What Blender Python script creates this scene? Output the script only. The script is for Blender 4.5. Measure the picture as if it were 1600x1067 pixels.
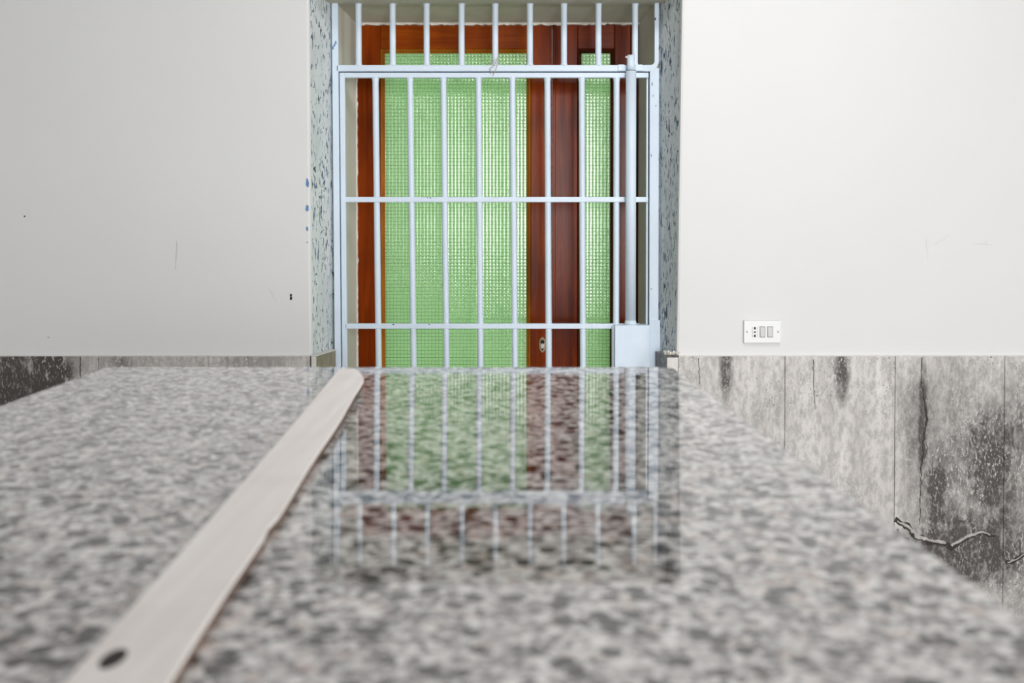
import bpy, bmesh, math, random
from mathutils import Vector

random.seed(4)
C = bpy.context.scene.collection
for o in list(bpy.data.objects):
    bpy.data.objects.remove(o)
S = bpy.context.scene

# ------------------------------------------------------------------ camera
F = 1556.0                       # focal length in pixels of a 1600 px wide frame
TH = math.radians(1.0)           # camera looks down by this much
CY = 387.16                      # picture row of the optical axis (vertical lens shift)
SLAB = 1.20                      # height of the granite worktop
CZ = SLAB + 0.1815               # lens height
WY, GY, DY = 3.14, 3.306, 3.52   # depth of wall face, iron grille, wooden door

cam = bpy.data.cameras.new('camera')
co = bpy.data.objects.new('camera', cam)
C.objects.link(co)
co.location = (0, 0, CZ)
co.rotation_euler = (math.pi/2 - TH, 0, 0)
cam.sensor_width = 36
cam.lens = 36*F/1600
cam.shift_y = -(533.5 - CY)/1600
cam.clip_start = 0.02
cam.dof.use_dof = True
cam.dof.focus_distance = 3.30
cam.dof.aperture_fstop = 7.0
S.camera = co

# ------------------------------------------------------------------ view, world, lights
S.view_settings.view_transform = 'Standard'
S.view_settings.look = 'None'
S.view_settings.gamma = 1
S.view_settings.use_curve_mapping = False
S.view_settings.exposure = 0.08

w = bpy.data.worlds.new('world')
S.world = w
w.use_nodes = True
w.node_tree.nodes['Background'].inputs[0].default_value = (0.93, 0.97, 1.0, 1)
w.node_tree.nodes['Background'].inputs[1].default_value = 3.2

def area(name, loc, rot, sx, sy, power, col=(1, 1, 1)):
    l = bpy.data.lights.new(name, 'AREA')
    l.shape = 'RECTANGLE'
    l.size, l.size_y = sx, sy
    l.energy = power
    l.color = col
    o = bpy.data.objects.new(name, l)
    o.location = loc
    o.rotation_euler = rot
    C.objects.link(o)
    return o

R = math.radians
# daylight in the window behind the camera, on the right
area('window_daylight', (1.25, -3.96, 1.85), (R(90), 0, 0), 1.7, 2.1, 145, (1.0, 0.995, 0.99))
# daylight in the window of the right-hand wall
area('side_window_daylight', (3.36, -1.2, 1.75), (0, R(90), 0), 1.5, 1.8, 48, (1.0, 0.995, 0.99))

# unseen lamp added to brighten the far end of the worktop
area('added_fill_glow', (0.55, 1.75, 2.98), (0, 0, 0), 0.5, 0.5, 17, (1.0, 0.99, 0.97))

def TT(y):
    return math.tan(TH + math.atan((y - CY)/F))

def Z(y, Y):                      # height of a picture row on the vertical plane at depth Y
    return CZ - Y*TT(y)

def X(x, y, Y):                   # sideways position of a picture point on that plane
    return (x - 800)/F*Y*(math.cos(TH) + math.sin(TH)*TT(y))

# ------------------------------------------------------------------ materials
def newmat(name):
    m = bpy.data.materials.new(name)
    m.use_nodes = True
    nt = m.node_tree
    b = nt.nodes['Principled BSDF']
    return m, nt, b

class N:
    """small node helper"""
    def __init__(s, nt):
        s.nt = nt
    def n(s, t, **k):
        x = s.nt.nodes.new(t)
        for a, v in k.items():
            setattr(x, a, v)
        return x
    def l(s, a, b):
        s.nt.links.new(a, b)
    def coord(s, scale=(1, 1, 1), loc=(0, 0, 0), out='Object'):
        t = s.n('ShaderNodeTexCoord')
        mp = s.n('ShaderNodeMapping')
        mp.inputs['Scale'].default_value = scale
        mp.inputs['Location'].default_value = loc
        s.l(t.outputs[out], mp.inputs[0])
        return mp.outputs[0]
    def noise(s, vec, scale, detail=4, rough=0.55, dist=0):
        x = s.n('ShaderNodeTexNoise')
        x.inputs['Scale'].default_value = scale
        x.inputs['Detail'].default_value = detail
        x.inputs['Roughness'].default_value = rough
        x.inputs['Distortion'].default_value = dist
        s.l(vec, x.inputs['Vector'])
        return x.outputs['Fac']
    def voro(s, vec, scale, feature='F1', out='Distance', rnd=1.0):
        x = s.n('ShaderNodeTexVoronoi', feature=feature)
        x.inputs['Scale'].default_value = scale
        x.inputs['Randomness'].default_value = rnd
        s.l(vec, x.inputs['Vector'])
        return x.outputs[out]
    def ramp(s, fac, stops, interp='LINEAR'):
        x = s.n('ShaderNodeValToRGB')
        x.color_ramp.interpolation = interp
        e = x.color_ramp.elements
        while len(e) > 1:
            e.remove(e[0])
        for i, (p, c) in enumerate(stops):
            if isinstance(c, (int, float)):
                c = (c, c, c)
            q = e[0] if i == 0 else e.new(p)
            q.position = p
            q.color = (*c, 1)
        s.l(fac, x.inputs[0])
        return x.outputs[0]
    def math(s, op, a, b=None, c=None, clamp=False):
        x = s.n('ShaderNodeMath', operation=op, use_clamp=clamp)
        for i, v in enumerate((a, b, c)):
            if v is None:
                continue
            if isinstance(v, (int, float)):
                x.inputs[i].default_value = v
            else:
                s.l(v, x.inputs[i])
        return x.outputs[0]
    def mix(s, fac, a, b, mode='MIX'):
        x = s.n('ShaderNodeMix', data_type='RGBA', blend_type=mode)
        for i, v in ((0, fac), (6, a), (7, b)):
            if isinstance(v, (int, float)):
                x.inputs[i].default_value = v
            elif isinstance(v, tuple):
                x.inputs[i].default_value = (*v, 1)
            else:
                s.l(v, x.inputs[i])
        return x.outputs[2]
    def sep(s, vec):
        x = s.n('ShaderNodeSeparateXYZ')
        s.l(vec, x.inputs[0])
        return x.outputs
    def bump(s, h, strength, dist, b):
        x = s.n('ShaderNodeBump')
        x.inputs['Strength'].default_value = strength
        x.inputs['Distance'].default_value = dist
        s.l(h, x.inputs['Height'])
        s.l(x.outputs[0], b.inputs['Normal'])
        return x
    def blob(s, x, z, cx, cz, rx, rz, soft=1.0):
        """1 inside an ellipse, fading out to 0 at its rim"""
        a = s.math('DIVIDE', s.math('SUBTRACT', x, cx), rx)
        b = s.math('DIVIDE', s.math('SUBTRACT', z, cz), rz)
        d = s.math('ADD', s.math('MULTIPLY', a, a), s.math('MULTIPLY', b, b))
        return s.math('MULTIPLY', s.math('SUBTRACT', 1.0, d, clamp=True), soft)

def plain(name, col, rough=0.5, metal=0.0, spec=0.5, vary=0.0, vscale=8, bump=0.0, bscale=60):
    m, nt, b = newmat(name)
    h = N(nt)
    b.inputs['Roughness'].default_value = rough
    b.inputs['Metallic'].default_value = metal
    b.inputs['Specular IOR Level'].default_value = spec
    v = h.coord()
    n = h.noise(v, vscale, 5)
    d = tuple(max(0, c*(1 - vary)) for c in col)
    u = tuple(min(1, c*(1 + vary)) for c in col)
    h.l(h.ramp(n, [(0.3, d), (0.7, u)]), b.inputs['Base Color'])
    if bump:
        h.bump(h.noise(v, bscale, 3), bump, 0.002, b)
    return m

M = {}
M['wall'] = plain('white_plaster', (0.815, 0.815, 0.812), 0.75, spec=0.25, vary=0.012, vscale=2.2, bump=0.12, bscale=25)
M['ceiling'] = plain('grey_ceiling', (0.24, 0.235, 0.23), 0.8, spec=0.2, vary=0.03)
M['grey_wall'] = plain('grey_painted_wall', (0.64, 0.64, 0.63), 0.7, vary=0.03)
M['soffit'] = plain('beige_plaster', (0.63, 0.59, 0.51), 0.8, spec=0.2, vary=0.07, vscale=9, bump=0.3, bscale=40)
M['lip'] = plain('chipped_white_plaster', (0.83, 0.78, 0.72), 0.8, spec=0.2, vary=0.12, vscale=60, bump=0.7, bscale=120)
M['taupe'] = plain('taupe_plaster', (0.70, 0.67, 0.60), 0.7, spec=0.2, vary=0.04, vscale=5, bump=0.15, bscale=30)
M['floor'] = plain('dull_floor', (0.34, 0.32, 0.30), 0.5, vary=0.1, vscale=3)
M['block'] = plain('counter_masonry', (0.5, 0.49, 0.47), 0.8, vary=0.08, vscale=5)
M['iron'] = plain('pale_blue_enamel', (0.73, 0.84, 0.96), 0.38, spec=0.45, vary=0.035, vscale=7, bump=0.12, bscale=110)
M['gap_shade'] = plain('dark_blue_gap_shade', (0.06, 0.10, 0.14), 0.6, vary=0.2)  # dark colour stands in for shade in the gaps of the gate
M['iron_mark'] = plain('dark_chip', (0.03, 0.045, 0.07), 0.7)
M['blue_paint'] = plain('blue_paint_chip', (0.13, 0.27, 0.50), 0.6, vary=0.25, vscale=90)
M['black'] = plain('black_void', (0.008, 0.008, 0.008), 0.7)
M['scratch'] = plain('grey_scratch', (0.60, 0.59, 0.57), 0.8)
M['faint'] = plain('faint_crack', (0.74, 0.735, 0.725), 0.8)
M['plastic'] = plain('white_plastic', (0.93, 0.93, 0.92), 0.3)
M['plastic_grey'] = plain('grey_white_plastic', (0.62, 0.62, 0.61), 0.35)
M['plastic_line'] = plain('grey_plastic_line', (0.42, 0.42, 0.42), 0.5)
M['brass'] = plain('worn_brass', (0.34, 0.25, 0.15), 0.45, metal=0.5, vary=0.2, vscale=120)
M['wire'] = plain('rusty_wire', (0.42, 0.37, 0.30), 0.5, vary=0.2, vscale=50)
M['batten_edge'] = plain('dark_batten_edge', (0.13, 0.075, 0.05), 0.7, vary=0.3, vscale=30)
M['fill_diffuser'] = plain('added_lit_diffuser', (0.9, 0.9, 0.88), 0.4)  # glowing face of the added ceiling lamp
_b = M['fill_diffuser'].node_tree.nodes['Principled BSDF']
_b.inputs['Emission Color'].default_value = (1, 0.98, 0.95, 1)
_b.inputs['Emission Strength'].default_value = 4.0
M['knot'] = plain('dark_knot', (0.02, 0.012, 0.01), 0.7)

def wood_mat(name, a, b_, c_, rough=0.22, flat=False, spec=0.13):
    m, nt, b = newmat(name)
    h = N(nt)
    v = h.coord((0.9, 14, 14) if flat else (14, 14, 0.9))
    g = h.noise(v, 3.0, 6, 0.6, 0.8)
    v2 = h.coord((1.2, 60, 60) if flat else (60, 60, 1.2))
    g2 = h.noise(v2, 3.0, 3, 0.6)
    v3 = h.coord((3.5, 1, 1.1))
    g3 = h.noise(v3, 2.2, 2)
    c = h.ramp(g, [(0.28, a), (0.52, b_), (0.78, c_)])
    c = h.mix(h.math('MULTIPLY', g2, 0.28), c, a)
    c = h.mix(h.ramp(g3, [(0.48, 0.0), (0.68, 0.55)]), c, tuple(x*0.42 for x in a))
    h.l(c, b.inputs['Base Color'])
    b.inputs['Roughness'].default_value = rough
    b.inputs['Specular IOR Level'].default_value = spec
    h.bump(g2, 0.12, 0.001, b)
    return m
M['wood'] = wood_mat('orange_brown_wood', (0.15, 0.018, 0.0006), (0.27, 0.038, 0.001), (0.37, 0.068, 0.003))
M['wood_red'] = wood_mat('red_brown_wood', (0.11, 0.012, 0.001), (0.21, 0.026, 0.002), (0.33, 0.055, 0.004))
M['wood_flat'] = wood_mat('orange_brown_rail_wood', (0.22, 0.032, 0.001), (0.35, 0.062, 0.002), (0.45, 0.10, 0.005), flat=True)
M['wood_red_flat'] = wood_mat('red_brown_rail_wood', (0.14, 0.018, 0.003), (0.22, 0.032, 0.005), (0.30, 0.055, 0.008), flat=True)
M['mould'] = wood_mat('orange_moulding', (0.32, 0.085, 0.008), (0.45, 0.14, 0.012), (0.55, 0.19, 0.02))
M['wood_dark'] = wood_mat('dark_wood', (0.05, 0.012, 0.005), (0.085, 0.018, 0.007), (0.12, 0.028, 0.01))

# flecked blue-grey paint of the reveals
def reveal_mat(name, base, hi, fleck, thr, sx=(1, 1, 1)):
    m, nt, b = newmat(name)
    h = N(nt)
    v = h.coord((1, 1, 0.36))
    d = h.n('ShaderNodeVectorMath', operation='ADD')
    n1 = h.n('ShaderNodeTexNoise')
    n1.inputs['Scale'].default_value = 30
    h.l(v, n1.inputs['Vector'])
    sc = h.n('ShaderNodeVectorMath', operation='SCALE')
    h.l(n1.outputs['Color'], sc.inputs[0]); sc.inputs['Scale'].default_value = 0.03
    h.l(v, d.inputs[0]); h.l(sc.outputs[0], d.inputs[1])
    vv = d.outputs[0]
    a = h.noise(vv, 95, 3, 0.6, 0.6)
    big = h.noise(h.coord((1, 1, 0.5)), 9, 3)
    k = h.math('ADD', a, h.math('MULTIPLY', h.math('SUBTRACT', big, 0.5), 0.25))
    f = h.ramp(k, [(thr, 0.0), (thr + 0.045, 1.0)])
    base_c = h.mix(h.ramp(big, [(0.35, 0.0), (0.65, 1.0)]), base, hi)
    fine = h.noise(v, 260, 2)
    base_c = h.mix(h.math('MULTIPLY', fine, 0.25), base_c, tuple(x*0.6 for x in base))
    tint = h.noise(vv, 40, 2)
    fl = h.mix(h.ramp(tint, [(0.45, 0.0), (0.6, 1.0)]), fleck, (0.10, 0.19, 0.30))
    h.l(h.mix(f, base_c, fl), b.inputs['Base Color'])
    b.inputs['Roughness'].default_value = 0.6
    h.bump(h.math('SUBTRACT', 1.0, f), 0.6, 0.003, b)
    return m
M['reveal'] = reveal_mat('flecked_blue_grey_paint', (0.66, 0.71, 0.72), (0.84, 0.87, 0.87), (0.07, 0.09, 0.12), 0.572)

# travertine-like wall slabs
def stone_mat(name, dark_spots, tint=1.0, ox=0.0, hue=None):
    m, nt, b = newmat(name)
    h = N(nt)
    t = h.n('ShaderNodeTexCoord')
    P = t.outputs['Object']
    xs = h.sep(P)
    x, z = xs[0], xs[2]
    v = h.coord((1, 1, 0.45), (ox, 0, 0))
    streak = h.noise(h.coord((1, 1, 0.10), (ox, 0, 0)), 26, 5, 0.6, 0.4)
    cloud = h.noise(h.coord((1, 1, 0.6), (ox + 3, 0, 0)), 5.5, 6, 0.62, 0.3)
    mott = h.noise(v, 60, 5, 0.7)
    pits = h.noise(h.coord((1, 1, 0.7), (ox, 0, 0)), 210, 3, 0.6, 0.5)
    pr = h.noise(h.coord((1, 1, 0.5), (ox + 7, 0, 0)), 12, 3)
    c = h.ramp(streak, [(0.25, (0.46*tint, 0.43*tint, 0.41*tint)), (0.5, (0.66*tint, 0.625*tint, 0.605*tint)), (0.75, (0.78*tint, 0.75*tint, 0.73*tint))])
    c = h.mix(h.ramp(mott, [(0.42, 0.0), (0.60, 0.6)]), c, (0.33, 0.315, 0.30))
    c = h.mix(h.ramp(cloud, [(0.52, 0.0), (0.72, 0.45)]), c, (0.20, 0.185, 0.175))
    # stained zones
    tot = None
    for (cx, cz, rx, rz, s) in dark_spots:
        k = h.blob(x, z, cx, cz, rx, rz, s)
        tot = k if tot is None else h.math('ADD', tot, k)
    if tot is not None:
        jit = h.ramp(h.noise(h.coord((1, 1, 0.55), (ox + 1, 0, 0)), 38, 8, 0.8, 0.3), [(0.36, 0.25), (0.58, 1.0)])
        c = h.mix(h.math('MULTIPLY', tot, jit, clamp=True), c, (0.08, 0.07, 0.064))
    # bright mineral flecks, dark pits
    fl = h.math('MULTIPLY', h.ramp(h.noise(v, 150, 3, 0.7), [(0.56, 0.0), (0.62, 0.8)]), h.ramp(pr, [(0.40, 0.2), (0.60, 1.0)]))
    c = h.mix(fl, c, (0.74, 0.72, 0.70))
    pm = h.math('MULTIPLY', h.ramp(pits, [(0.62, 0.0), (0.67, 1.0)]), h.ramp(pr, [(0.42, 0.0), (0.62, 1.0)]))
    c = h.mix(pm, c, (0.07, 0.06, 0.055))
    if hue:
        c = h.mix(1.0, c, hue, 'MULTIPLY')
    h.l(c, b.inputs['Base Color'])
    b.inputs['Roughness'].default_value = 0.45
    h.bump(h.math('SUBTRACT', mott, pm), 0.35, 0.002, b)
    return m

def sp(x, y, rx, ry, s):          # stain given where it sits on the wall face
    k = WY/F
    return (X(x, y, WY), Z(y, WY), rx*k, ry*k, s)
M['stone_right'] = stone_mat('grey_travertine_right',
    [sp(1133, 570, 13, 60, 1.5), sp(1314, 572, 15, 70, 1.6), sp(1425, 640, 30, 90, 0.45), sp(1440, 660, 9, 130, 0.9), sp(1460, 770, 18, 75, 1.1),
     sp(1540, 710, 40, 90, 0.8), sp(1500, 860, 110, 70, 0.9), sp(1585, 800, 60, 190, 0.8), sp(1490, 760, 100, 260, 0.75), sp(1585, 640, 40, 90, 0.6)], 1.04, 0.3)
M['stone_left'] = stone_mat('grey_travertine_left',
    [sp(90, 600, 42, 110, 1.3), sp(60, 610, 60, 130, 1.1), sp(5, 600, 40, 120, 1.1), sp(0, 640, 90, 80, 1.0), sp(190, 565, 22, 26, 0.8), sp(395, 566, 60, 18, 0.35)], 0.94, 1.7)
M['stone_jamb'] = stone_mat('olive_stone', [], 0.75, 4.2, (0.62, 0.55, 0.40))
M['stone_jamb_right'] = stone_mat('dark_grey_stone', [(0.5, 1.0, 0.1, 0.4, 0.9)], 0.7, 5.1)
M['stone_edge'] = plain('pale_stone_edge', (0.74, 0.71, 0.68), 0.5, vary=0.1, vscale=60)

# granite
def granite():
    m, nt, b = newmat('speckled_granite')
    h = N(nt)
    v = h.coord()
    wob = h.n('ShaderNodeTexNoise')
    wob.inputs['Scale'].default_value = 260
    h.l(v, wob.inputs['Vector'])
    ws = h.n('ShaderNodeVectorMath', operation='SCALE')
    h.l(wob.outputs['Color'], ws.inputs[0]); ws.inputs['Scale'].default_value = 0.0045
    wv = h.n('ShaderNodeVectorMath', operation='ADD')
    h.l(v, wv.inputs[0]); h.l(ws.outputs[0], wv.inputs[1])
    vv = wv.outputs[0]
    av = h.sep(h.voro(vv, 230, out='Color'))[0]
    c = h.ramp(av, [(0.0, (0.18, 0.17, 0.17)), (0.25, (0.31, 0.295, 0.29)), (0.55, (0.48, 0.465, 0.455)), (0.9, (0.70, 0.68, 0.67))])
    def spots(scale, thr, rad, off):
        q = h.n('ShaderNodeTexVoronoi')
        q.inputs['Scale'].default_value = scale
        sh = h.n('ShaderNodeVectorMath', operation='ADD')
        h.l(vv, sh.inputs[0]); sh.inputs[1].default_value = off
        h.l(sh.outputs[0], q.inputs['Vector'])
        pick = h.ramp(h.sep(q.outputs['Color'])[1], [(thr, 1.0), (thr + 0.02, 0.0)])
        return h.math('MULTIPLY', pick, h.ramp(q.outputs['Distance'], [(rad, 1.0), (rad + 0.12, 0.0)]))
    c = h.mix(spots(120, 0.42, 0.42, (3, 7, 0)), c, (0.80, 0.78, 0.765))
    c = h.mix(h.math('MULTIPLY', spots(90, 0.25, 0.4, (13, 2, 0)), 0.5), c, (0.58, 0.45, 0.40))
    c = h.mix(spots(150, 0.30, 0.40, (1, 1, 0)), c, (0.13, 0.12, 0.12))
    c = h.mix(spots(96, 0.26, 0.50, (6, 9, 0)), c, (0.025, 0.022, 0.022))
    h.l(c, b.inputs['Base Color'])
    b.inputs['Roughness'].default_value = 0.035
    b.inputs['IOR'].default_value = 1.72
    h.bump(h.noise(h.coord((1, 1, 1)), 55, 2), 0.012, 0.002, b)
    return m
M['granite'] = granite()

def batten_mat():
    m, nt, b = newmat('pale_planed_wood')
    h = N(nt)
    g = h.noise(h.coord((40, 1.5, 10)), 3, 4, 0.6, 0.5)
    s = h.noise(h.coord((1, 1, 1), (2, 0, 0)), 9, 3)
    c = h.ramp(g, [(0.25, (0.84, 0.78, 0.75)), (0.7, (0.93, 0.89, 0.87))])
    c = h.mix(h.ramp(s, [(0.5, 0.0), (0.75, 0.35)]), c, (0.62, 0.56, 0.53))
    h.l(c, b.inputs['Base Color'])
    b.inputs['Roughness'].default_value = 0.55
    return m
M['batten'] = batten_mat()

# green wired glass: hammered cells in a grid of fine wire
def glass_mat():
    m, nt, b = newmat('green_wired_glass')
    h = N(nt)
    p = 0.0124
    t = h.n('ShaderNodeTexCoord')
    s = h.sep(t.outputs['Object'])
    u = h.math('DIVIDE', s[0], p)
    v = h.math('DIVIDE', s[2], p)
    def pil(q):
        f = h.math('SUBTRACT', h.math('FRACT', q), 0.5)
        return h.math('ABSOLUTE', f), h.math('SUBTRACT', 0.25, h.math('MULTIPLY', f, f))
    au, pu = pil(u)
    av, pv = pil(v)
    line = h.math('MAXIMUM', h.ramp(au, [(0.435, 0.0), (0.475, 0.75)]), h.ramp(av, [(0.42, 0.0), (0.47, 1.0)]))
    n = h.noise(t.outputs['Object'], 330, 2, 0.5)
    big = h.noise(t.outputs['Object'], 2.6, 2)
    c = h.mix(h.ramp(n, [(0.38, 0.0), (0.66, 1.0)]), (0.42, 0.70, 0.36), (0.78, 0.96, 0.66))
    c = h.mix(h.ramp(big, [(0.35, 0.0), (0.7, 0.3)]), c, (0.70, 0.90, 0.60))
    c = h.mix(line, c, (0.17, 0.32, 0.14))
    height = h.math('ADD', h.math('MULTIPLY', pu, 1.0), h.math('MULTIPLY', pv, 0.38))
    height = h.math('ADD', height, h.math('MULTIPLY', n, 0.07))
    bp = h.n('ShaderNodeBump')
    bp.inputs['Strength'].default_value = 1.0
    bp.inputs['Distance'].default_value = 0.0016
    h.l(height, bp.inputs['Height'])
    tr = h.n('ShaderNodeBsdfTranslucent')
    di = h.n('ShaderNodeBsdfDiffuse')
    gl = h.n('ShaderNodeBsdfGlossy')
    gl.inputs['Roughness'].default_value = 0.10
    h.l(c, tr.inputs[0]); h.l(c, di.inputs[0])
    h.l(bp.outputs[0], gl.inputs['Normal'])
    ms = h.n('ShaderNodeMixShader')
    ms.inputs[0].default_value = 0.75
    h.l(di.outputs[0], ms.inputs[1]); h.l(tr.outputs[0], ms.inputs[2])
    fn = h.n('ShaderNodeFresnel')
    fn.inputs['IOR'].default_value = 1.75
    h.l(bp.outputs[0], fn.inputs['Normal'])
    m2 = h.n('ShaderNodeMixShader')
    h.l(fn.outputs[0], m2.inputs[0])
    h.l(ms.outputs[0], m2.inputs[1]); h.l(gl.outputs[0], m2.inputs[2])
    h.l(m2.outputs[0], nt.nodes['Material Output'].inputs[0])
    nt.nodes.remove(b)
    return m
M['glass'] = glass_mat()

# ------------------------------------------------------------------ mesh helpers
def obj(name, bm, mat, parent=None, smooth=False):
    me = bpy.data.meshes.new(name)
    bmesh.ops.recalc_face_normals(bm, faces=bm.faces)
    bm.to_mesh(me)
    bm.free()
    if mat:
        me.materials.append(mat)
    if smooth:
        for p in me.polygons:
            p.use_smooth = True
    o = bpy.data.objects.new(name, me)
    C.objects.link(o)
    if parent:
        o.parent = parent
        o.matrix_parent_inverse = parent.matrix_basis.inverted()
    return o

def empty(name, loc, label=None, cat=None, group=None):
    o = bpy.data.objects.new(name, None)
    o.location = loc
    o.empty_display_size = 0.1
    C.objects.link(o)
    if label:
        o['label'] = label
        o['category'] = cat
    if group:
        o['group'] = group
    return o

def struct(o):
    o['kind'] = 'structure'
    return o

def box(bm, x0, x1, y0, y1, z0, z1, bev=0.0, seg=2):
    r = bmesh.ops.create_cube(bm, size=1)
    for v in r['verts']:
        v.co = Vector(((x0 + x1)/2 + v.co.x*(x1 - x0), (y0 + y1)/2 + v.co.y*(y1 - y0), (z0 + z1)/2 + v.co.z*(z1 - z0)))
    if bev:
        es = set(e for v in r['verts'] for e in v.link_edges)
        bmesh.ops.bevel(bm, geom=list(es), offset=bev, segments=seg, affect='EDGES', profile=0.5)
    return bm

def lean(bm, slope, z0=1.0):
    """tilt a mesh sideways: x moves by slope per metre of height above z0"""
    for v in bm.verts:
        v.co.x += slope*(v.co.z - z0)
    return bm

def bx(*a, **k):
    return box(bmesh.new(), *a, **k)

def tube(bm, pts, r, seg=16, caps=True, flat=1.0):
    """round bar through a list of points; r may be a list"""
    rings = []
    n = len(pts)
    for i, p in enumerate(pts):
        p = Vector(p)
        a = Vector(pts[max(0, i - 1)])
        c = Vector(pts[min(n - 1, i + 1)])
        d = (c - a).normalized()
        up = Vector((0, 1, 0)) if abs(d.y) < 0.9 else Vector((1, 0, 0))
        s = d.cross(up).normalized()
        u = s.cross(d).normalized()
        rr = r[i] if isinstance(r, list) else r
        rings.append([bm.verts.new(p + s*math.cos(t)*rr + u*math.sin(t)*rr*flat)
                      for t in [2*math.pi*k/seg for k in range(seg)]])
    for a, b in zip(rings, rings[1:]):
        for k in range(seg):
            bm.faces.new((a[k], a[(k + 1) % seg], b[(k + 1) % seg], b[k]))
    if caps:
        bm.faces.new(rings[0][::-1])
        bm.faces.new(rings[-1])
    return bm

def prism(pts, a0, a1, axis='z'):
    """extrude a polygon: axis z -> pts are (x,y); axis y -> pts are (x,z)"""
    bm = bmesh.new()
    def mk(p, a):
        return (p[0], p[1], a) if axis == 'z' else (p[0], a, p[1])
    lo = [bm.verts.new(mk(p, a0)) for p in pts]
    hi = [bm.verts.new(mk(p, a1)) for p in pts]
    n = len(pts)
    bm.faces.new(lo[::-1])
    bm.faces.new(hi)
    for i in range(n):
        bm.faces.new((lo[i], lo[(i + 1) % n], hi[(i + 1) % n], hi[i]))
    return bm

# ------------------------------------------------------------------ room shell
RX0, RX1, RY0, CEIL = -4.2, 3.4, -4.0, 3.1
OXL, OXR = -0.633, 0.5196        # opening at the wall face, at wainscot height
GXL, GXR = -0.594, 0.4845         # opening at the grille
DXL, DXR = X(558, 300, DY), X(997.5, 300, DY)   # opening at the door
ZW = Z(556, WY)                  # top of the stone wainscot
ZS0 = Z(-16, WY)                 # head of the opening at the wall face
ZS1 = Z(8, GY)                   # head at the grille
ZS2 = Z(37, DY)                  # head at the door
WB = 3.62                        # back of the wall

floor_top = 0.0
struct(obj('floor', bx(RX0, RX1, RY0, WB + 0.5, -0.1, 0.0), M['floor']))
struct(obj('ceiling', bx(RX0, RX1, RY0, WB, CEIL, CEIL + 0.1), M['ceiling']))

bm = bmesh.new()
box(bm, RX0, OXL - 0.03, WY, WB, 0, CEIL)
box(bm, OXR + 0.03, RX1, WY, WB, 0, CEIL)
box(bm, OXL - 0.03, OXR + 0.03, WY, WB, ZS0 + 0.03, CEIL)
for v in bm.verts:                       # the sides of the opening are slightly out of plumb
    if abs(v.co.x - OXR - 0.03) < 1e-5:
        v.co.x += 0.0122*(v.co.z - ZW)
    elif abs(v.co.x - OXL + 0.03) < 1e-5:
        v.co.x += -0.004*(v.co.z - ZW)
wall = struct(obj('wall_front', bm, M['wall']))

def arris(side):
    """plaster corner between wall face and reveal, slightly rounded"""
    X0 = OXL if side < 0 else OXR
    o = side
    pts = [(X0 + o*0.03, WY), (X0 + o*0.008, WY), (X0 + o*0.002, WY + 0.002), (X0, WY + 0.008), (X0 - o*0.001, WY + 0.012), (X0 + o*0.03, WY + 0.012)]
    return lean(prism(pts, ZW, ZS0 + 0.03), 0.0122 if side > 0 else -0.004, ZW)
obj('plaster_corner', arris(-1), M['wall'], wall)
obj('plaster_corner', arris(1), M['wall'], wall)
bm = bx(OXL - 0.015, OXR + 0.022, WY + 0.0003, WY + 0.012, ZS0, ZS0 + 0.03, bev=0.003)
obj('plaster_corner', bm, M['wall'], wall)

# reveals, splayed from the wall face to the grille
def lean_reveal(bm, side):
    for v in bm.verts:                   # only the front arris leans
        if v.co.y < WY + 0.02:
            v.co.x += (0.0122 if side > 0 else -0.004)*(v.co.z - ZW)
def quad_prism(pts):
    return prism(pts, ZW - 0.012, ZS0 + 0.03)
bm = prism([(OXL, WY + 0.012), (GXL, GY + 0.02), (OXL - 0.03, GY + 0.02), (OXL - 0.03, WY + 0.012)], ZW - 0.01, ZS0 + 0.03)
lean_reveal(bm, -1)
obj('reveal', bm, M['reveal'], wall)['label'] = 'pale flecked left reveal'
bm = prism([(OXR, WY + 0.012), (OXR + 0.03, WY + 0.012), (OXR + 0.03, GY + 0.02), (GXR, GY + 0.02)], ZW - 0.01, ZS0 + 0.03)
lean_reveal(bm, 1)
obj('reveal', bm, M['reveal'], wall)['label'] = 'dark flecked right reveal'

def yz_prism(pts, x0, x1):
    bm = bmesh.new()
    a = [bm.verts.new((x0, p[0], p[1])) for p in pts]
    b = [bm.verts.new((x1, p[0], p[1])) for p in pts]
    n = len(pts)
    bm.faces.new(a); bm.faces.new(b[::-1])
    for i in range(n):
        bm.faces.new((a[i], b[i], b[(i + 1) % n], a[(i + 1) % n]))
    return bm
obj('soffit', yz_prism([(WY + 0.012, ZS0), (GY - 0.03, ZS1 + 0.004), (GY + 0.03, ZS1 + 0.004), (GY + 0.03, ZS0 + 0.08), (WY + 0.012, ZS0 + 0.08)], OXL - 0.02, OXR + 0.02), M['soffit'], wall)
obj('soffit', yz_prism([(GY + 0.02, ZS1 + 0.012), (DY - 0.012, ZS2), (WB, ZS2), (WB, ZS0 + 0.1), (GY + 0.02, ZS0 + 0.1)], GXL - 0.03, GXR + 0.03), M['soffit'], wall)
# inner reveals between grille and door
bm = prism([(GXL + 0.012, GY + 0.02), (GXL + 0.016, GY + 0.05), (DXL - 0.004, DY - 0.03), (DXL, DY - 0.012), (DXL, WB), (GXL - 0.05, WB), (GXL - 0.05, GY + 0.02)], 0, ZS0)
obj('inner_reveal', bm, M['taupe'], wall)
bm = prism([(GXR - 0.006, GY + 0.02), (GXR + 0.05, GY + 0.02), (GXR + 0.05, WB), (DXR, WB), (DXR, DY - 0.012)], 0, ZS0)
obj('inner_reveal', bm, M['taupe'], wall)
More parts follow.
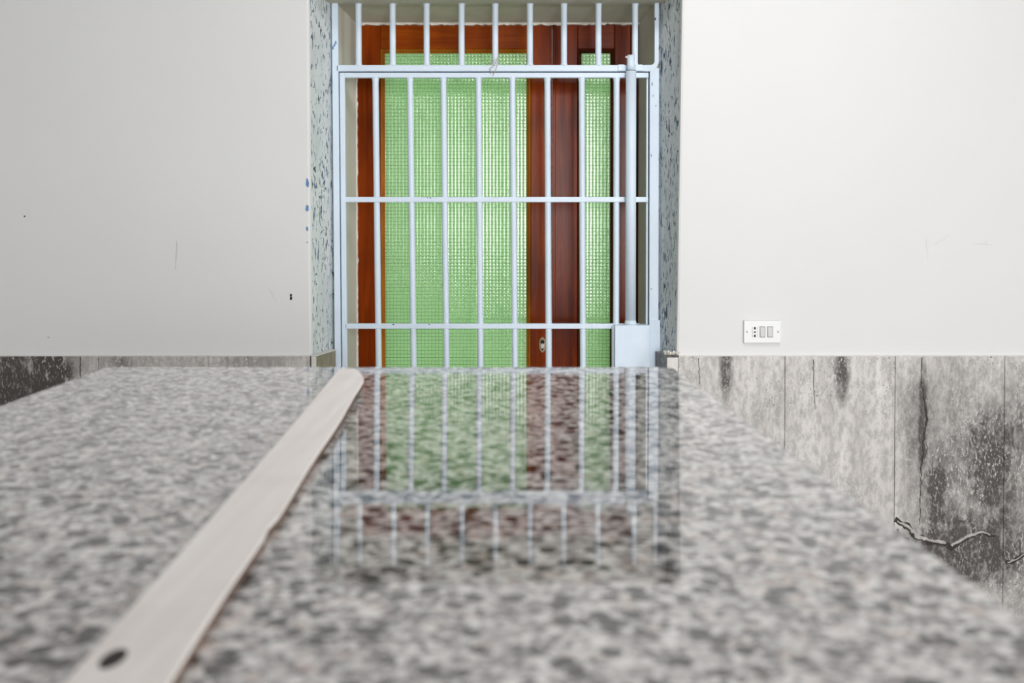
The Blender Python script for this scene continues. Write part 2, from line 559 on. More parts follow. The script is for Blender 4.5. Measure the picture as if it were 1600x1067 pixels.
# chipped plaster lip over and beside the wooden door
bm = bmesh.new()
nseg = 90
rows = []
for i in range(nseg + 1):
    x = DXL + (DXR - DXL)*i/nseg
    j = random.uniform(-0.0022, 0.0022) + (0.003 if random.random() < 0.08 else 0)
    rows.append([bm.verts.new((x, DY - 0.016, ZS2 + 0.002)), bm.verts.new((x, DY - 0.014, Z(40, DY) + j)), bm.verts.new((x, DY + 0.01, Z(40, DY) + j)), bm.verts.new((x, DY + 0.01, ZS2 + 0.002))])
for a, b in zip(rows, rows[1:]):
    for k in range(4):
        bm.faces.new((a[k], b[k], b[(k + 1) % 4], a[(k + 1) % 4]))
obj('plaster_lip', bm, M['lip'], wall)
bm = bmesh.new()
rows = []
for i in range(nseg + 1):
    z = 0.9 + (ZS2 - 0.9)*i/nseg
    j = random.uniform(-0.0012, 0.0012) + (0.003 if random.random() < 0.06 else 0)
    rows.append([bm.verts.new((DXL - 0.002, DY - 0.016, z)), bm.verts.new((DXL + 0.003 + j, DY - 0.014, z)), bm.verts.new((DXL + 0.003 + j, DY + 0.01, z)), bm.verts.new((DXL - 0.002, DY + 0.01, z))])
for a, b in zip(rows, rows[1:]):
    for k in range(4):
        bm.faces.new((a[k], b[k], b[(k + 1) % 4], a[(k + 1) % 4]))
obj('plaster_lip', bm, M['lip'], wall)

# remaining walls (behind and beside the viewpoint), with their window openings
WX0, WX1, WZ0, WZ1 = 0.4, 2.1, 0.8, 2.9
bm = bmesh.new()
box(bm, RX0, WX0, RY0 - 0.15, RY0, 0, CEIL)
box(bm, WX1, RX1, RY0 - 0.15, RY0, 0, CEIL)
box(bm, WX0, WX1, RY0 - 0.15, RY0, 0, WZ0)
box(bm, WX0, WX1, RY0 - 0.15, RY0, WZ1, CEIL)
struct(obj('wall_back', bm, M['grey_wall']))
struct(obj('wall_left', bx(RX0 - 0.15, RX0, RY0 - 0.15, WB, 0, CEIL), M['grey_wall']))
bm = bmesh.new()
SY0, SY1, SZ0, SZ1 = -2.1, -0.3, 1.0, 2.5
box(bm, RX1, RX1 + 0.15, RY0 - 0.15, SY0, 0, CEIL)
box(bm, RX1, RX1 + 0.15, SY1, WB, 0, CEIL)
box(bm, RX1, RX1 + 0.15, SY0, SY1, 0, SZ0)
box(bm, RX1, RX1 + 0.15, SY0, SY1, SZ1, CEIL)
struct(obj('wall_right', bm, M['wall']))
def win_frame(name, horizontal, a0, a1, z0, z1, d):
    bm = bmesh.new()
    def b_(p0, p1, q0, q1):
        if horizontal:
            box(bm, p0, p1, d, d + 0.04, q0, q1, bev=0.003)
        else:
            box(bm, d, d + 0.04, p0, p1, q0, q1, bev=0.003)
    b_(a0, a0 + 0.05, z0, z1); b_(a1 - 0.05, a1, z0, z1)
    b_(a0 + 0.05, a1 - 0.05, z0, z0 + 0.05); b_(a0 + 0.05, a1 - 0.05, z1 - 0.05, z1)
    m = (a0 + a1)/2
    b_(m - 0.03, m + 0.03, z0 + 0.05, z1 - 0.05)
    return struct(obj(name, bm, M['plastic']))
win_frame('window_1', True, WX0, WX1, WZ0, WZ1, RY0 - 0.12)
win_frame('window_2', False, SY0, SY1, SZ0, SZ1, RX1 + 0.08)

# body of the unseen lamp added over the worktop for its light
lamp = empty('added_ceiling_light', (0.55, 1.75, CEIL), 'unseen square fill light added above the far end of the granite worktop', 'light')
obj('added_lamp_housing', bx(0.28, 0.82, 1.48, 2.02, 3.03, CEIL, bev=0.005), M['plastic'], lamp)
obj('fill_diffuser', bx(0.30, 0.80, 1.50, 2.00, 2.99, 3.032, bev=0.01), M['fill_diffuser'], lamp)

# ------------------------------------------------------------------ stone wainscot
ST = 0.012
def slabs(xs, y0, y1, z0, z1):
    bm = bmesh.new()
    for a, b in zip(xs, xs[1:]):
        box(bm, a + 0.0007, b - 0.0007, y0, y1, z0, z1, bev=0.0012, seg=1)
    return bm
jr = [OXR + 0.004] + [X(x, 700, WY - ST) for x in (1226, 1398, 1569, 1740, 1911)] + [RX1]
jl = [RX0] + [X(x, 600, WY - ST) for x in (-190, -18, 153.5, 325)] + [OXL - 0.003]
wr = struct(obj('trim_1', slabs(jr, WY - ST, WY, 0, ZW), M['stone_right']))
wl = struct(obj('trim_2', slabs(jl, WY - ST, WY, 0, ZW), M['stone_left']))
wr['label'] = 'stained grey stone slabs cladding the lower wall right of the grille'
wl['label'] = 'stained grey stone slabs cladding the lower wall left of the grille'
# stone of the reveals
dl = 0.011
zj = ZW
jl_ = obj('trim_3', prism([(OXL, WY - ST), (OXL + 0.004 + dl, WY - ST), (GXL + dl, GY - 0.02), (GXL - 0.02, GY - 0.02), (OXL - 0.003, WY)], 0, zj), M['stone_jamb'])
struct(jl_)['label'] = 'olive stone slab lining the foot of the left reveal'
jr_ = obj('trim_4', prism([(OXR + 0.004, WY - ST), (OXR + 0.004, WY), (GXR + 0.02, GY - 0.02), (GXR - dl, GY - 0.02), (OXR - dl - 0.02, WY + 0.02), (OXR - dl - 0.02, WY - ST)], 0, zj - 0.003), M['stone_jamb_right'])
struct(jr_)['label'] = 'dark grey stone slab lining the foot of the right reveal'
# pale sawn edges of the stone
obj('stone_edge', bx(OXL + 0.002, OXL + 0.017, WY - ST - 0.0015, WY - ST + 0.001, 0, ZW - 0.001), M['stone_edge'], jl_)
obj('stone_edge', prism([(OXL + 0.001, WY - ST), (OXL + 0.016 + 0.0008, WY - ST), (GXL + dl + 0.001, GY - 0.02), (GXL - 0.01, GY - 0.02)], ZW, ZW + 0.0035), M['stone_edge'], jl_)
obj('stone_edge', bx(OXR - dl - 0.0205, OXR + 0.003, WY - ST - 0.0015, WY - ST + 0.001, 0, ZW - 0.004), M['stone_edge'], jr_)

# fillet of broken plaster where the right reveal meets the stone
bm = bmesh.new()
for i in range(22):
    t = i/21
    cx = OXR - 0.030 + 0.036*t + random.uniform(-.002, .002)
    cy = WY - 0.008 + random.uniform(-.002, .003) + 0.05*(1 - t)
    cz = ZW + 0.003 + random.uniform(-.003, .005) + 0.006*t
    r = bmesh.ops.create_icosphere(bm, subdivisions=1, radius=random.uniform(.004, .008))
    for v in r['verts']:
        v.co = Vector((v.co.x*random.uniform(.8, 1.2) + cx, v.co.y + cy, v.co.z*.8 + cz))
obj('broken_plaster', bm, M['lip'], wall)
# thin filler line on top of the stone
obj('stone_top_joint', bx(OXR + 0.006, RX1 - 0.01, WY - ST + 0.001, WY, ZW, ZW + 0.002), M['stone_edge'], wr)
obj('stone_top_joint', bx(RX0 + 0.01, OXL - 0.006, WY - ST + 0.001, WY, ZW, ZW + 0.002), M['stone_edge'], wl)

# broken seams in the right-hand slabs
def ribbon(pts, widths, y, depth, name, mat, parent, jit=0.0):
    """irregular raised seam following picture points on the wall face"""
    fine, wf = [], []
    for (a, b, wa, wb) in zip(pts, pts[1:], widths, widths[1:]):
        k = max(2, int(math.hypot(b[0] - a[0], b[1] - a[1])/4))
        for i in range(k):
            t = i/k
            fine.append((a[0] + (b[0] - a[0])*t + random.uniform(-jit, jit), a[1] + (b[1] - a[1])*t + random.uniform(-jit, jit)))
            wf.append((wa + (wb - wa)*t)*random.uniform(.7, 1.3))
    fine.append(pts[-1]); wf.append(widths[-1])
    bm = bmesh.new()
    rows = []
    for i, p in enumerate(fine):
        a, b = fine[max(0, i - 1)], fine[min(len(fine) - 1, i + 1)]
        dx, dy = b[0] - a[0], b[1] - a[1]
        L = math.hypot(dx, dy) or 1
        nx, ny = -dy/L, dx/L
        q = []
        for s, d in ((-1, 0), (-0.6, depth), (0.6, depth), (1, 0)):
            xx, yy = p[0] + nx*s*wf[i]/2, p[1] + ny*s*wf[i]/2
            q.append(bm.verts.new((X(xx, yy, y), y - d, Z(yy, y))))
        rows.append(q)
    for a, b in zip(rows, rows[1:]):
        for k in range(3):
            bm.faces.new((a[k], b[k], b[k + 1], a[k + 1]))
    return obj(name, bm, mat, parent)
M['crack'] = plain('dark_crack', (0.045, 0.036, 0.032), 0.8, vary=0.4, vscale=80)
M['crack_light'] = plain('pale_crack_filler', (0.50, 0.47, 0.45), 0.8, vary=0.25, vscale=70, bump=0.6, bscale=150)
YF = WY - ST
ribbon([(1441, 559), (1440, 600), (1448, 650), (1443, 690), (1439, 740), (1437, 820)], [1.6, 1.4, 3, 2.4, 1.4, 1], YF, 0.0003, 'crack', M['crack'], wr, 1.2)
ribbon([(1398, 812), (1418, 822), (1430, 838), (1452, 846), (1480, 850), (1486, 856), (1510, 842), (1535, 832), (1545, 838), (1557, 836)], [8, 10, 10, 8, 7, 8, 5, 4, 3, 2], YF, 0.0004, 'crack', M['crack'], wr, 1.6)
ribbon([(1402, 814), (1420, 822), (1432, 837), (1452, 844), (1478, 848)], [2, 5, 6, 5, 4], YF - 0.0003, 0.0012, 'crack_filler', M['crack_light'], wr, 1.2)
ribbon([(1487, 852), (1510, 839), (1535, 830), (1547, 836)], [4, 4, 3, 2], YF - 0.0003, 0.001, 'crack_filler', M['crack_light'], wr, 0.8)
ribbon([(1571, 880), (1585, 876), (1600, 866), (1640, 872)], [7, 8, 6, 5], YF, 0.001, 'crack', M['crack'], wr, 1.4)
ribbon([(1574, 879), (1586, 875), (1600, 865)], [3, 3, 2], YF - 0.0003, 0.001, 'crack_filler', M['crack_light'], wr, 0.8)
ribbon([(1271, 562), (1271, 600), (1274, 640)], [1.5, 1.2, 0.8], YF, 0.0004, 'crack', M['crack'], wr, 0.8)
ribbon([(1092, 560), (1093, 600)], [1.2, 0.8], YF, 0.0004, 'crack', M['crack'], wr, 0.8)
ribbon([(125.5, 557), (125.5, 592), (127, 640)], [1.5, 1.5, 1], YF, 0.0004, 'crack', M['crack'], wl, 0.6)
ribbon([(1402, 826), (1402, 840), (1420, 842)], [4, 5, 4], YF, 0.0015, 'crack', M['crack'], wr, 1.0)

# small marks in the white plaster
def chip(x, y, rx, ry, mat, name, Y=WY, d=0.0006, n=11, parent=None):
    pts = []
    for k in range(n):
        t = 2*math.pi*k/n
        q = random.uniform(.72, 1.15)
        pts.append((X(x + rx*q*math.cos(t), y, Y), Z(y + ry*q*math.sin(t), Y)))
    return obj(name, prism(pts, Y - d, Y + 0.0004, 'y'), mat, parent or wall)
chip(454.5, 461, 1.8, 2.6, M['black'], 'nail_hole'); chip(454.8, 466, 2.3, 3.2, M['black'], 'nail_hole')
chip(38.5, 338, 1.6, 1.3, M['black'], 'nail_hole'); chip(76, 527, 2.4, 1.2, M['scratch'], 'nail_hole')
chip(480.3, 286, 2.6, 8.5, M['blue_paint'], 'paint_chip'); chip(480, 325.5, 3.0, 5.5, M['blue_paint'], 'paint_chip')
chip(479.8, 357.5, 2.0, 3.8, M['blue_paint'], 'paint_chip'); chip(480, 378.6, 1.0, 1.4, M['blue_paint'], 'paint_chip')
ribbon([(276, 376), (275.5, 396), (274, 422)], [1.3, 1.6, .7], WY, 0.0004, 'scratch', M['scratch'], wall, .3)
ribbon([(1448, 372), (1447, 383), (1449, 392), (1450, 404)], [1.2, 1.6, 1.2, .6], WY, 0.0004, 'scratch', M['faint'], wall, .4)
ribbon([(1459, 382), (1472, 375), (1484, 367)], [1.2, 1.4, .6], WY, 0.0004, 'scratch', M['faint'], wall, .4)
ribbon([(1520, 381), (1538, 381), (1551, 383.5)], [1, 1.6, .8], WY, 0.0004, 'scratch', M['faint'], wall, .3)
ribbon([(1541, 375), (1540, 381)], [1, 1.2], WY, 0.0004, 'scratch', M['faint'], wall, .2)
ribbon([(420, 450), (425, 458), (432, 474)], [1.2, 2, .8], WY, 0.0004, 'scratch', M['faint'], wall, .5)

# ------------------------------------------------------------------ wooden door behind the grille
def dx(x): return X(x, 300, DY)
def dz(y): return Z(y, DY)
ZB = 0.01
door = struct(empty('door_1', (0, DY, 0)))
door['label'] = 'orange-brown wooden double door with green wired glass behind the grille'
GL0 = 0.35                                   # bottom of the glass
Y0 = DY
def rail(name, x0, x1, z0, z1, y0, y1, mat, parent, bev=0.003):
    return obj(name, bx(x0, x1, y0, y1, z0, z1, bev=bev), mat, parent)
# outer frame
obj('door_frame', bx(dx(985), DXR + 0.01, Y0 + 0.002, Y0 + 0.05, 0, ZS2 + 0.01, bev=0.003), M['wood_dark'], door)
# wide leaf
leaf = empty('door_leaf', (dx(560), Y0, 0)); leaf.parent = door; leaf.matrix_parent_inverse = door.matrix_basis.inverted()
leaf['label'] = 'wide left door leaf of orange-brown wood'
gx0, gx1, gz1 = dx(601), dx(822.5), dz(83)
rail('stile', DXL - 0.02, dx(595), 0, ZS2 + 0.01, Y0, Y0 + 0.045, M['wood'], leaf)
rail('stile', dx(829), dx(862.3), 0, ZS2 + 0.01, Y0, Y0 + 0.045, M['wood'], leaf)
rail('top_rail', dx(595) , dx(829), dz(76.5), ZS2 + 0.01, Y0 + 0.0005, Y0 + 0.044, M['wood_flat'], leaf)
rail('bottom_rail', dx(595), dx(829), 0, GL0 - 0.012, Y0 + 0.0005, Y0 + 0.044, M['wood_flat'], leaf)
def moulding(x0, x1, z0, z1, wd, mat, parent, y0=None):
    """bevelled bead running round a pane"""
    y0 = Y0 - 0.002 if y0 is None else y0
    prof = [(0, 0.02), (0, 0.002), (0.15, 0), (0.35, 0.001), (0.8, 0.010), (1.0, 0.013), (1.0, 0.02)]
    bm = bmesh.new()
    loops = []
    for (t, d) in prof:
        o = wd*t
        loops.append([bm.verts.new(p) for p in ((x0 + o, y0 + d, z0 + o), (x1 - o, y0 + d, z0 + o), (x1 - o, y0 + d, z1 - o), (x0 + o, y0 + d, z1 - o))])
    for a, b in zip(loops, loops[1:] + loops[:1]):
        for k in range(4):
            bm.faces.new((a[k], a[(k + 1) % 4], b[(k + 1) % 4], b[k]))
    return obj('glazing_bead', bm, mat, parent)
wd = dx(601) - dx(595)
moulding(dx(595), dx(829), GL0 - wd, dz(76.5), wd, M['mould'], leaf)
def pane(x0, x1, z0, z1, parent):
    return obj('glass_pane', bx(x0 - 0.004, x1 + 0.004, Y0 + 0.013, Y0 + 0.018, z0 - 0.004, z1 + 0.004), M['glass'], parent)
pane(gx0, gx1, GL0, gz1, leaf)
# narrow leaf
leaf2 = empty('door_leaf', (dx(863), Y0, 0)); leaf2.parent = door; leaf2.matrix_parent_inverse = door.matrix_basis.inverted()
leaf2['label'] = 'narrow right door leaf of red-brown wood'
rail('stile', dx(862.8), dx(902.5), 0, ZS2 + 0.01, Y0 + 0.001, Y0 + 0.045, M['wood_red'], leaf2)
rail('stile', dx(960), dx(985), 0, ZS2 + 0.01, Y0 + 0.001, Y0 + 0.045, M['wood_red'], leaf2)
rail('top_rail', dx(902.5), dx(960), dz(76.5), ZS2 + 0.01, Y0 + 0.001, Y0 + 0.044, M['wood_red_flat'], leaf2)
rail('bottom_rail', dx(902.5), dx(960), 0, GL0 - 0.012, Y0 + 0.001, Y0 + 0.044, M['wood_red_flat'], leaf2)
moulding(dx(902.5), dx(960), GL0 - wd, dz(76.5), wd, M['wood_dark'], leaf2)
pane(dx(908.5), dx(954), GL0, gz1, leaf2)
# rebated cover strip over the meeting of the leaves
obj('cover_strip', bx(dx(863), dx(868), Y0 - 0.006, Y0 + 0.004, 0.01, ZS2 + 0.001, bev=0.002), M['wood_red'], leaf2)
# keyhole plate
kx, kz = X(847.5, 540, DY), dz(538.5)
def oval(cx, cz, rx, rz, y0, y1, n=28):
    return prism([(cx + rx*math.cos(2*math.pi*k/n), cz + rz*math.sin(2*math.pi*k/n)) for k in range(n)], y0, y1, 'y')
esc = obj('keyhole_plate', oval(kx, kz, 0.0115, 0.027, Y0 - 0.003, Y0 + 0.001), M['brass'], leaf)
obj('keyhole', oval(kx, kz + 0.010, 0.0075, 0.0075, Y0 - 0.0036, Y0 - 0.002), M['black'], esc)
obj('lock_cylinder', oval(kx, kz - 0.004, 0.006, 0.009, Y0 - 0.006, Y0 - 0.002), M['plastic_grey'], esc)
obj('keyhole', oval(kx, kz - 0.013, 0.0042, 0.0065, Y0 - 0.0036, Y0 - 0.002), M['black'], esc)

# ------------------------------------------------------------------ fixed iron grille (frame and overhead bars)
def gx(x, y=300): return X(x, y, GY)
def gz(y): return Z(y, GY)
grille = empty('window_grille', (0, GY, 0), 'pale blue fixed iron grille frame with short upright bars above the barred gate', 'grille')
fy0, fy1 = GY - 0.012, GY + 0.012
ZT = ZS1 + 0.004
obj('frame_upright', lean(bx(gx(521.5), gx(531.3), fy0, fy1, 0.0, ZT, bev=0.002), -0.0055, gz(300)), M['iron'], grille)
# flat flange against the left reveal
obj('frame_upright', bx(gx(1014.2), gx(1028.6), fy0 + 0.001, fy1, 0.0, gz(107), bev=0.001), M['iron'], grille)
# upper right stile with a rounded foot running into the rail
xr0, xr1 = gx(1022.2, 60), gx(1028.6, 60)
zr0, zr1 = gz(112.4), gz(102.4)
pts = [(xr0, ZT), (xr1, ZT)]
rad = 0.035
for k in range(9):
    t = math.pi/2*k/8
    pts.append((xr1 - rad + rad*math.cos(t), zr0 + rad - rad*math.sin(t)))
r2 = rad - (zr1 - zr0)
pts += [(xr1 - rad - 0.01, zr0), (xr1 - rad - 0.01, zr1)]
for k in range(9):
    t = math.pi/2*(1 - k/8)
    q = 0.014
    pts.append((xr0 - q + q*math.cos(t), zr1 + q - q*math.sin(t)))
obj('frame_upright', prism(pts, fy0, fy1, 'y'), M['iron'], grille)
obj('cross_rail', bx(gx(527), xr1 - rad - 0.008, fy0, fy1, zr0, zr1, bev=0.0022), M['iron'], grille)
for x in (560.3, 613.6, 666.6, 721.2, 773.8, 828, 881.2, 935, 992.3):
    xx = X(x, 55, GY)
    bm = bmesh.new()
    rr = 0.0102
    tube(bm, [(xx, GY, zr1 - 0.003), (xx, GY, zr1 + 0.004), (xx, GY, zr1 + 0.010), (xx, GY, ZT - 0.012), (xx, GY, ZT - 0.004), (xx, GY, ZT)],
         [rr*1.25, rr*1.12, rr, rr, rr*1.1, rr*1.2], 16)
    obj('upright_bar', bm, M['iron'], grille, smooth=True)
# rebate stops added behind the gaps round the gate, shade put into their colour
obj('gate_stop_shade', lean(bx(gx(527), gx(536), fy1 + 0.001, fy1 + 0.006, 0.0, zr1, bev=0.001), -0.0055, gz(300)), M['gap_shade'], grille)
obj('gate_stop_shade', bx(gx(536), gx(1012), fy1 + 0.001, fy1 + 0.006, gz(117), zr1 - 0.001, bev=0.001), M['gap_shade'], grille)
obj('gate_stop_shade', bx(gx(1010.5), gx(1017), fy1 + 0.013, fy1 + 0.018, 0.0, zr1, bev=0.001), M['gap_shade'], grille)
# strike plate at lock height on the right upright, hinge sleeves on the left
obj('strike_plate', bx(gx(1013.4, 540), gx(1030.5, 540), fy0 - 0.005, fy0 + 0.002, gz(700), gz(499.5), bev=0.0015), M['iron'], grille)
# bracket that catches the bolt
bm = bx(X(965, 108, GY), X(975, 108, GY), fy0 - 0.004, fy0 + 0.002, zr0 + 0.001, zr1 + 0.001, bev=0.001)
obj('bolt_bracket', bx(X(992.5, 108, GY), X(1003, 108, GY), fy0 - 0.004, fy0 + 0.002, zr0 + 0.001, zr1 + 0.001, bev=0.001), M['iron'], grille)
obj('bolt_bracket', bm, M['iron'], grille)
# dark scuffs through the paint of the frame
def gchip(x, y, rx, ry, parent, d=0.0, n=8, mat=None):
    pts = []
    Y = fy0 - d
    for k in range(n):
        t = 2*math.pi*k/n
        q = random.uniform(.6, 1.2)
        pts.append((X(x + rx*q*math.cos(t), y, GY), Z(y + ry*q*math.sin(t), GY)))
    return obj('paint_chip', prism(pts, Y - 0.0004, Y + 0.0004, 'y'), mat or M['iron_mark'], parent)
for (x, y, a, b) in ((1023, 31, 1.2, 2.5), (1018.3, 132, .7, 3.4), (1019.5, 150, .5, 2), (1024, 166, 1.2, .8), (1016.7, 243, .5, 2.5), (1017, 451, .7, 1.2)):
    gchip(x, y, a, b, grille)
for (x, y) in ((525.5, 68), (523.5, 72), (521, 76)):
    gchip(x, y, 1.5, 3.2, grille, mat=M['blue_paint'])

# ------------------------------------------------------------------ swinging barred gate
gate = empty('barred_gate', (0, GY, 0.02), 'pale blue barred iron gate with long upright bars and a lock box', 'gate')
ly0, ly1 = GY - 0.012, GY + 0.008
LX0, LX1 = gx(532.5), gx(1012.4)
zt0, zt1 = gz(122.2), gz(114.4)
obj('stile', lean(bx(gx(533), gx(541), ly0, ly1, 0.03, zt1, bev=0.002), -0.006, gz(300)), M['iron'], gate)
obj('stile', bx(gx(1009.6), LX1, ly0 + 0.010, ly1 + 0.012, 0.03, zt1, bev=0.0008), M['iron'], gate)
obj('gate_rail', bx(gx(539.4), LX1, ly0, ly1, zt0, zt1, bev=0.002), M['iron'], gate)
rails = [312, 509.3, 707]
rl = []
for y in rails:
    x1 = LX1 if y < 400 else gx(1000)
    o = obj('gate_rail', bx(gx(539.4), x1, ly0, ly1, gz(y + 4.1), gz(y - 4.1), bev=0.0025), M['iron'], gate)
    rl.append(o)
obj('gate_rail', bx(gx(539.4), LX1, ly0, ly1, 0.03, 0.05, bev=0.002), M['iron'], gate)
def two(xt, yt, xb, yb):           # bar leaning slightly: sideways position as a function of height
    x0, z0, x1, z1 = X(xt, yt, GY), gz(yt), X(xb, yb, GY), gz(yb)
    k = (x0 - x1)/(z0 - z1)
    return lambda z: x1 + k*(z - z1)*(1.0 if z > 0.9 else 0.0) + k*(0.9 - z1)*(0.0 if z > 0.9 else 1.0)
for xt, xb in ((587, 591), (641, 645.5), (693, 697), (747.8, 750.4), (800.7, 804), (855.4, 857), (909, 910.6), (963.3, 962.6)):
    q = two(xt, 150, xb, 500)
    bm = tube(bmesh.new(), [(q(z), GY - 0.001, z) for z in (0.045, 0.9, 0.95, 1.3, zt0 - 0.012, zt0 - 0.004, zt0 + 0.002)],
              [0.0103, 0.0103, 0.0103, 0.0103, 0.0103, 0.0118, 0.013], 16)
    obj('upright_bar', bm, M['iron'], gate, smooth=True)
# bolt tube with the bolt pushed up past the rail
px_ = X(984, 300, GY)
PY = GY - 0.030
tb = obj('bolt_tube', tube(bmesh.new(), [(px_, PY, gz(508)), (px_, PY, gz(300)), (px_, PY, gz(113.6))], 0.0172, 28), M['iron'], gate, smooth=False)
for p in tb.data.polygons:
    p.use_smooth = len(p.vertices) == 4
obj('tube_mouth', tube(bmesh.new(), [(px_, PY, gz(114.2)), (px_, PY, gz(112.4))], 0.0160, 24), M['gap_shade'], tb)  # dark ring, shade of the gap round the bolt put into its colour
bo = obj('bolt', tube(bmesh.new(), [(px_ - 0.001, PY, gz(116)), (px_ - 0.001, PY, gz(89))], 0.0128, 24), M['iron'], tb)
for p in bo.data.polygons:
    p.use_smooth = len(p.vertices) == 4
obj('bolt_pin', tube(bmesh.new(), [(px_ - 0.012, PY - 0.004, gz(93)), (px_ - 0.019, PY - 0.006, gz(91.5))], 0.0028, 10), M['lip'], bo)
# flared foot of the tube
obj('weld_collar', tube(bmesh.new(), [(px_, PY, gz(506)), (px_, PY, gz(503)), (px_, PY, gz(499))], [0.021, 0.0195, 0.0174], 28), M['iron'], tb, smooth=True)
# lock box
lbx0, lbx1 = X(958.3, 540, GY), X(1012.6, 540, GY)
lb = obj('lock_box', bx(lbx0, lbx1, GY - 0.052, GY + 0.010, gz(660), gz(506), bev=0.002), M['iron'], gate)
obj('lock_edge', bx(lbx0 - 0.006, lbx0 + 0.001, GY - 0.030, GY + 0.008, gz(655), gz(509), bev=0.001), M['iron'], lb)
for (x, y, a, b, q) in ((615.5, 506.5, 1.6, 1.0, 1), (671.3, 506.6, 1.3, .9, 1), (668.5, 308.6, .8, .8, 0), (673, 309.6, 1.3, 1.1, 0)):
    gchip(x, y, a, b, rl[q], mat=M['black'])

# wire twisted round the rail
pts = []
for k in range(26):
    t = k/25
    x = 779 - 14*t + 3*math.sin(t*7)
    y = 84 + 32*t - 3*math.sin(t*9)
    pts.append((X(x, y, fy0 - 0.006), fy0 - 0.004 - 0.006*math.sin(t*math.pi), Z(y, fy0 - 0.006)))
bm = tube(bmesh.new(), pts, 0.0011, 8)
pts = [(X(x, y, fy0 - 0.008), fy0 - 0.007, Z(y, fy0 - 0.008)) for x, y in ((760, 101), (768, 97.5), (776, 92), (778, 98), (775, 108), (770, 118))]
tube(bm, pts, 0.0010, 8)
wo = obj('wire_tie', bm, M['wire'], None, smooth=True)
wo['label'] = 'thin bent wire tied round the upper rail of the blue grille'
wo['category'] = 'wire'

# ------------------------------------------------------------------ switch and socket plate
oy = WY
def ox(x): return X(x, 517, oy)
def oz(y): return Z(y, oy)
ZX = lambda q: 1120 + q/11.4286
ZY = lambda q: 480 + q/11.43
plate = empty('socket_plate', (ox(ZX(795)), oy, oz(517)), 'white wall plate with one three-hole socket and two rocker switches', 'socket')
obj('back_box_rim', bx(ox(ZX(468)), ox(ZX(1128)), oy - 0.003, oy + 0.001, oz(ZY(640)), oz(ZY(226)), bev=0.0006), M['plastic_grey'], plate)
obj('cover_plate', bx(ox(ZX(474)), ox(ZX(1124)), oy - 0.009, oy - 0.002, oz(ZY(634)), oz(ZY(238)), bev=0.002), M['plastic'], plate)
YP = oy - 0.009
so = obj('socket', bx(ox(ZX(620)), ox(ZX(715)), YP - 0.001, YP + 0.002, oz(ZY(532)), oz(ZY(340)), bev=0.0008), M['plastic'], plate)
for y, ry in ((370, 24), (437, 16), (505, 24)):
    obj('socket_hole', oval(ox(ZX(665)), oz(ZY(y)), 17/11.43*WY/F, ry/11.43*WY/F, YP - 0.0016, YP), M['black'], so)
obj('socket_edge', bx(ox(ZX(703)), ox(ZX(716)), YP - 0.0014, YP, oz(ZY(528)), oz(ZY(345))), M['plastic_grey'], so)
obj('socket_edge', bx(ox(ZX(618)), ox(ZX(630)), YP - 0.0014, YP, oz(ZY(528)), oz(ZY(345))), M['plastic_grey'], so)
for a, b in ((750, 855), (885, 992)):
    r = obj('rocker_rim', bx(ox(ZX(a)), ox(ZX(b)), YP - 0.001, YP + 0.001, oz(ZY(532)), oz(ZY(334)), bev=0.0008), M['plastic_line'], plate)
    bm = bx(ox(ZX(a + 14)), ox(ZX(b - 14)), YP - 0.004, YP, oz(ZY(518)), oz(ZY(352)), bev=0.0008)
    for v in bm.verts:                       # rocker tips backwards at the top
        if v.co.y < YP - 0.002:
            v.co.y += 0.0028*(v.co.z - oz(ZY(518)))/(oz(ZY(352)) - oz(ZY(518)))
    obj('rocker', bm, M['plastic_grey'], r)
for x in (524, 1080):
    obj('screw', oval(ox(ZX(x)), oz(ZY(434)), 17/11.43*WY/F, 17/11.43*WY/F, YP - 0.0008, YP), M['plastic_line'], plate)

# ------------------------------------------------------------------ granite counter
def SP(x, y, hgt=0.0):            # picture point on the horizontal plane hgt above the worktop
    D = (CZ - SLAB - hgt)/TT(y)
    return ((x - 800)/F*D*(math.cos(TH) + math.sin(TH)*TT(y)), D)
fl, fr = SP(168, 573.5), SP(1050, 573.3)
a1 = SP(0, 634.5)
b1, b2 = SP(1225.6, 701), SP(1576, 952)
def ext(p, q, Y):                 # run the edge p-q on to depth Y
    t = (Y - p[1])/(q[1] - p[1])
    return (p[0] + (q[0] - p[0])*t, Y)
nl = ext(fl, a1, -0.35)
nr = ext(SP(1062, 583), b2, -0.35)
fl2, fr2 = fl, ext(SP(1062, 583), b2, fr[1])

TK = 0.035
counter = empty('granite_counter', ((fl2[0] + fr2[0])/2, (fl2[1] + nl[1])/2, 0), 'polished speckled grey granite worktop reflecting the barred door', 'counter')
def rounded(poly, r, n=6):
    out = []
    L = len(poly)
    for i in range(L):
        p = Vector(poly[i]); a = Vector(poly[i - 1]); b = Vector(poly[(i + 1) % L])
        u = (a - p).normalized()*r; v = (b - p).normalized()*r
        for k in range(n + 1):
            t = k/n
            q = p + u*(1 - t)**2 + v*t**2
            out.append((q.x, q.y))
    return out
poly = rounded([fl2, fr2, nr, nl], 0.012)
bm = prism(poly, SLAB - TK, SLAB)
top = [e for e in bm.edges if all(abs(v.co.z - SLAB) < 1e-6 for v in e.verts)]
bmesh.ops.bevel(bm, geom=top, offset=0.0022, segments=3, affect='EDGES', profile=0.5)
obj('worktop', bm, M['granite'], counter)
ins = lambda p, c: (c[0] + (p[0] - c[0])*0.86, c[1] + (p[1] - c[1])*0.9)
cc = (0.0, 0.5)
obj('counter_base', prism([ins(p, cc) for p in (fl2, fr2, nr, nl)], 0.0, SLAB - TK), M['block'], counter)

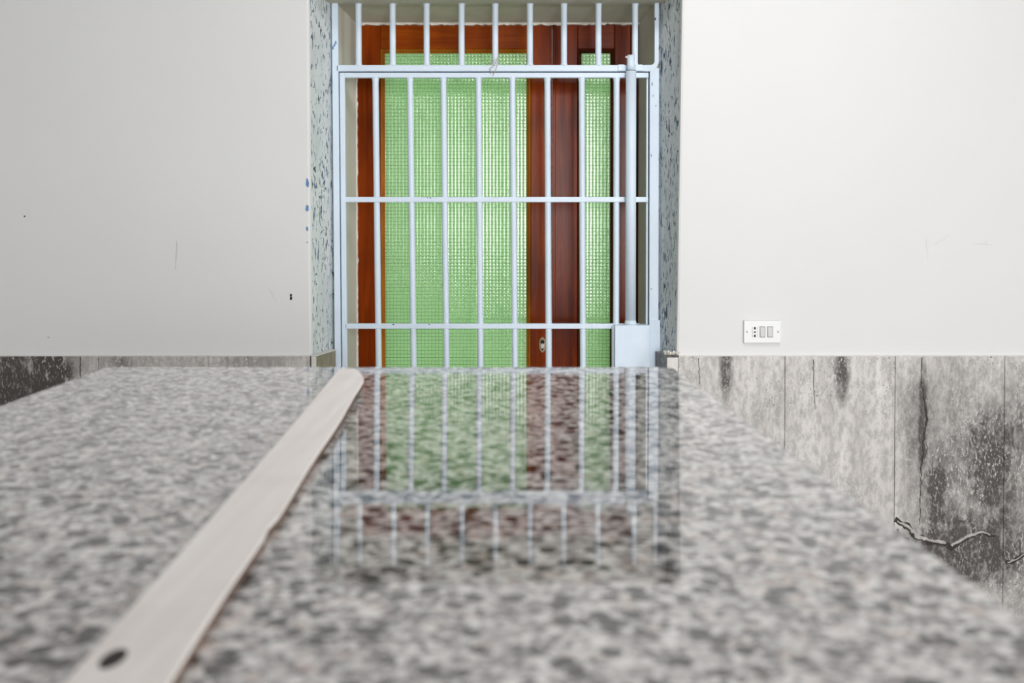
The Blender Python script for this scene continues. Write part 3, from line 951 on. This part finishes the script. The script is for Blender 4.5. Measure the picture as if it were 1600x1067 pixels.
# ------------------------------------------------------------------ wooden batten lying on the granite
def lift(Y):                       # underside clearance: the far end is warped upwards
    t = max(0.0, (Y - 0.5)/0.75)
    return 0.0002 + 0.0085*t*t
TH_B = 0.006
def fitline(pts):                  # straight edge through measured points
    n = len(pts); my = sum(p[1] for p in pts)/n; mx = sum(p[0] for p in pts)/n
    k = sum((p[1] - my)*(p[0] - mx) for p in pts)/sum((p[1] - my)**2 for p in pts)
    return lambda Y: mx + k*(Y - my)
bl = fitline([SP(104, 1067, .006), SP(227, 924, .006), SP(383, 740, .006), SP(477, 640, .009), SP(531, 575, .014)])
br = fitline([SP(266, 1067, .006), SP(373.6, 899, .006), SP(478, 740, .006), SP(542.5, 640, .009)])
YE = SP(531, 575.5, .014)[1]

ys = [-0.25 + (YE + 0.25)*i/70 for i in range(71)]
bm = bmesh.new()
rows = []
for Y in ys:
    e = max(0.0, (Y - YE + 0.12)/0.12)
    xl, xr = bl(Y), br(Y) - 0.020*e**2.2 + 0.0006*math.sin(Y*23)
    for n0 in (0.585, 0.655):          # two small nicks in the right edge
        xr -= 0.0022*math.exp(-((Y - n0)/0.006)**2)
    z0 = SLAB + lift(Y)
    rows.append([bm.verts.new(p) for p in ((xl, Y, z0), (xr, Y, z0), (xr, Y, z0 + TH_B - 0.0008), (xr - 0.0008, Y, z0 + TH_B), (xl + 0.0008, Y, z0 + TH_B), (xl, Y, z0 + TH_B - 0.0008))])
for a, b in zip(rows, rows[1:]):
    for k in range(6):
        bm.faces.new((a[k], b[k], b[(k + 1) % 6], a[(k + 1) % 6]))
bm.faces.new(rows[0]); bm.faces.new(rows[-1][::-1])
bat = obj('wooden_batten', bm, M['batten'])
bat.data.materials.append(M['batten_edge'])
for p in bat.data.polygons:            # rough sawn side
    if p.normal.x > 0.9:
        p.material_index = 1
bat['label'] = 'long pale wooden batten lying along the granite worktop towards the door'
bat['category'] = 'batten'
kx_, ky_ = SP(177, 1030, .006)
kz_ = SLAB + lift(ky_) + TH_B
obj('knot', prism([(kx_ + 0.0046*math.cos(2*math.pi*k/20), ky_ + 0.0095*math.sin(2*math.pi*k/20)) for k in range(20)], kz_ - 0.001, kz_ + 0.0002), M['knot'], bat)
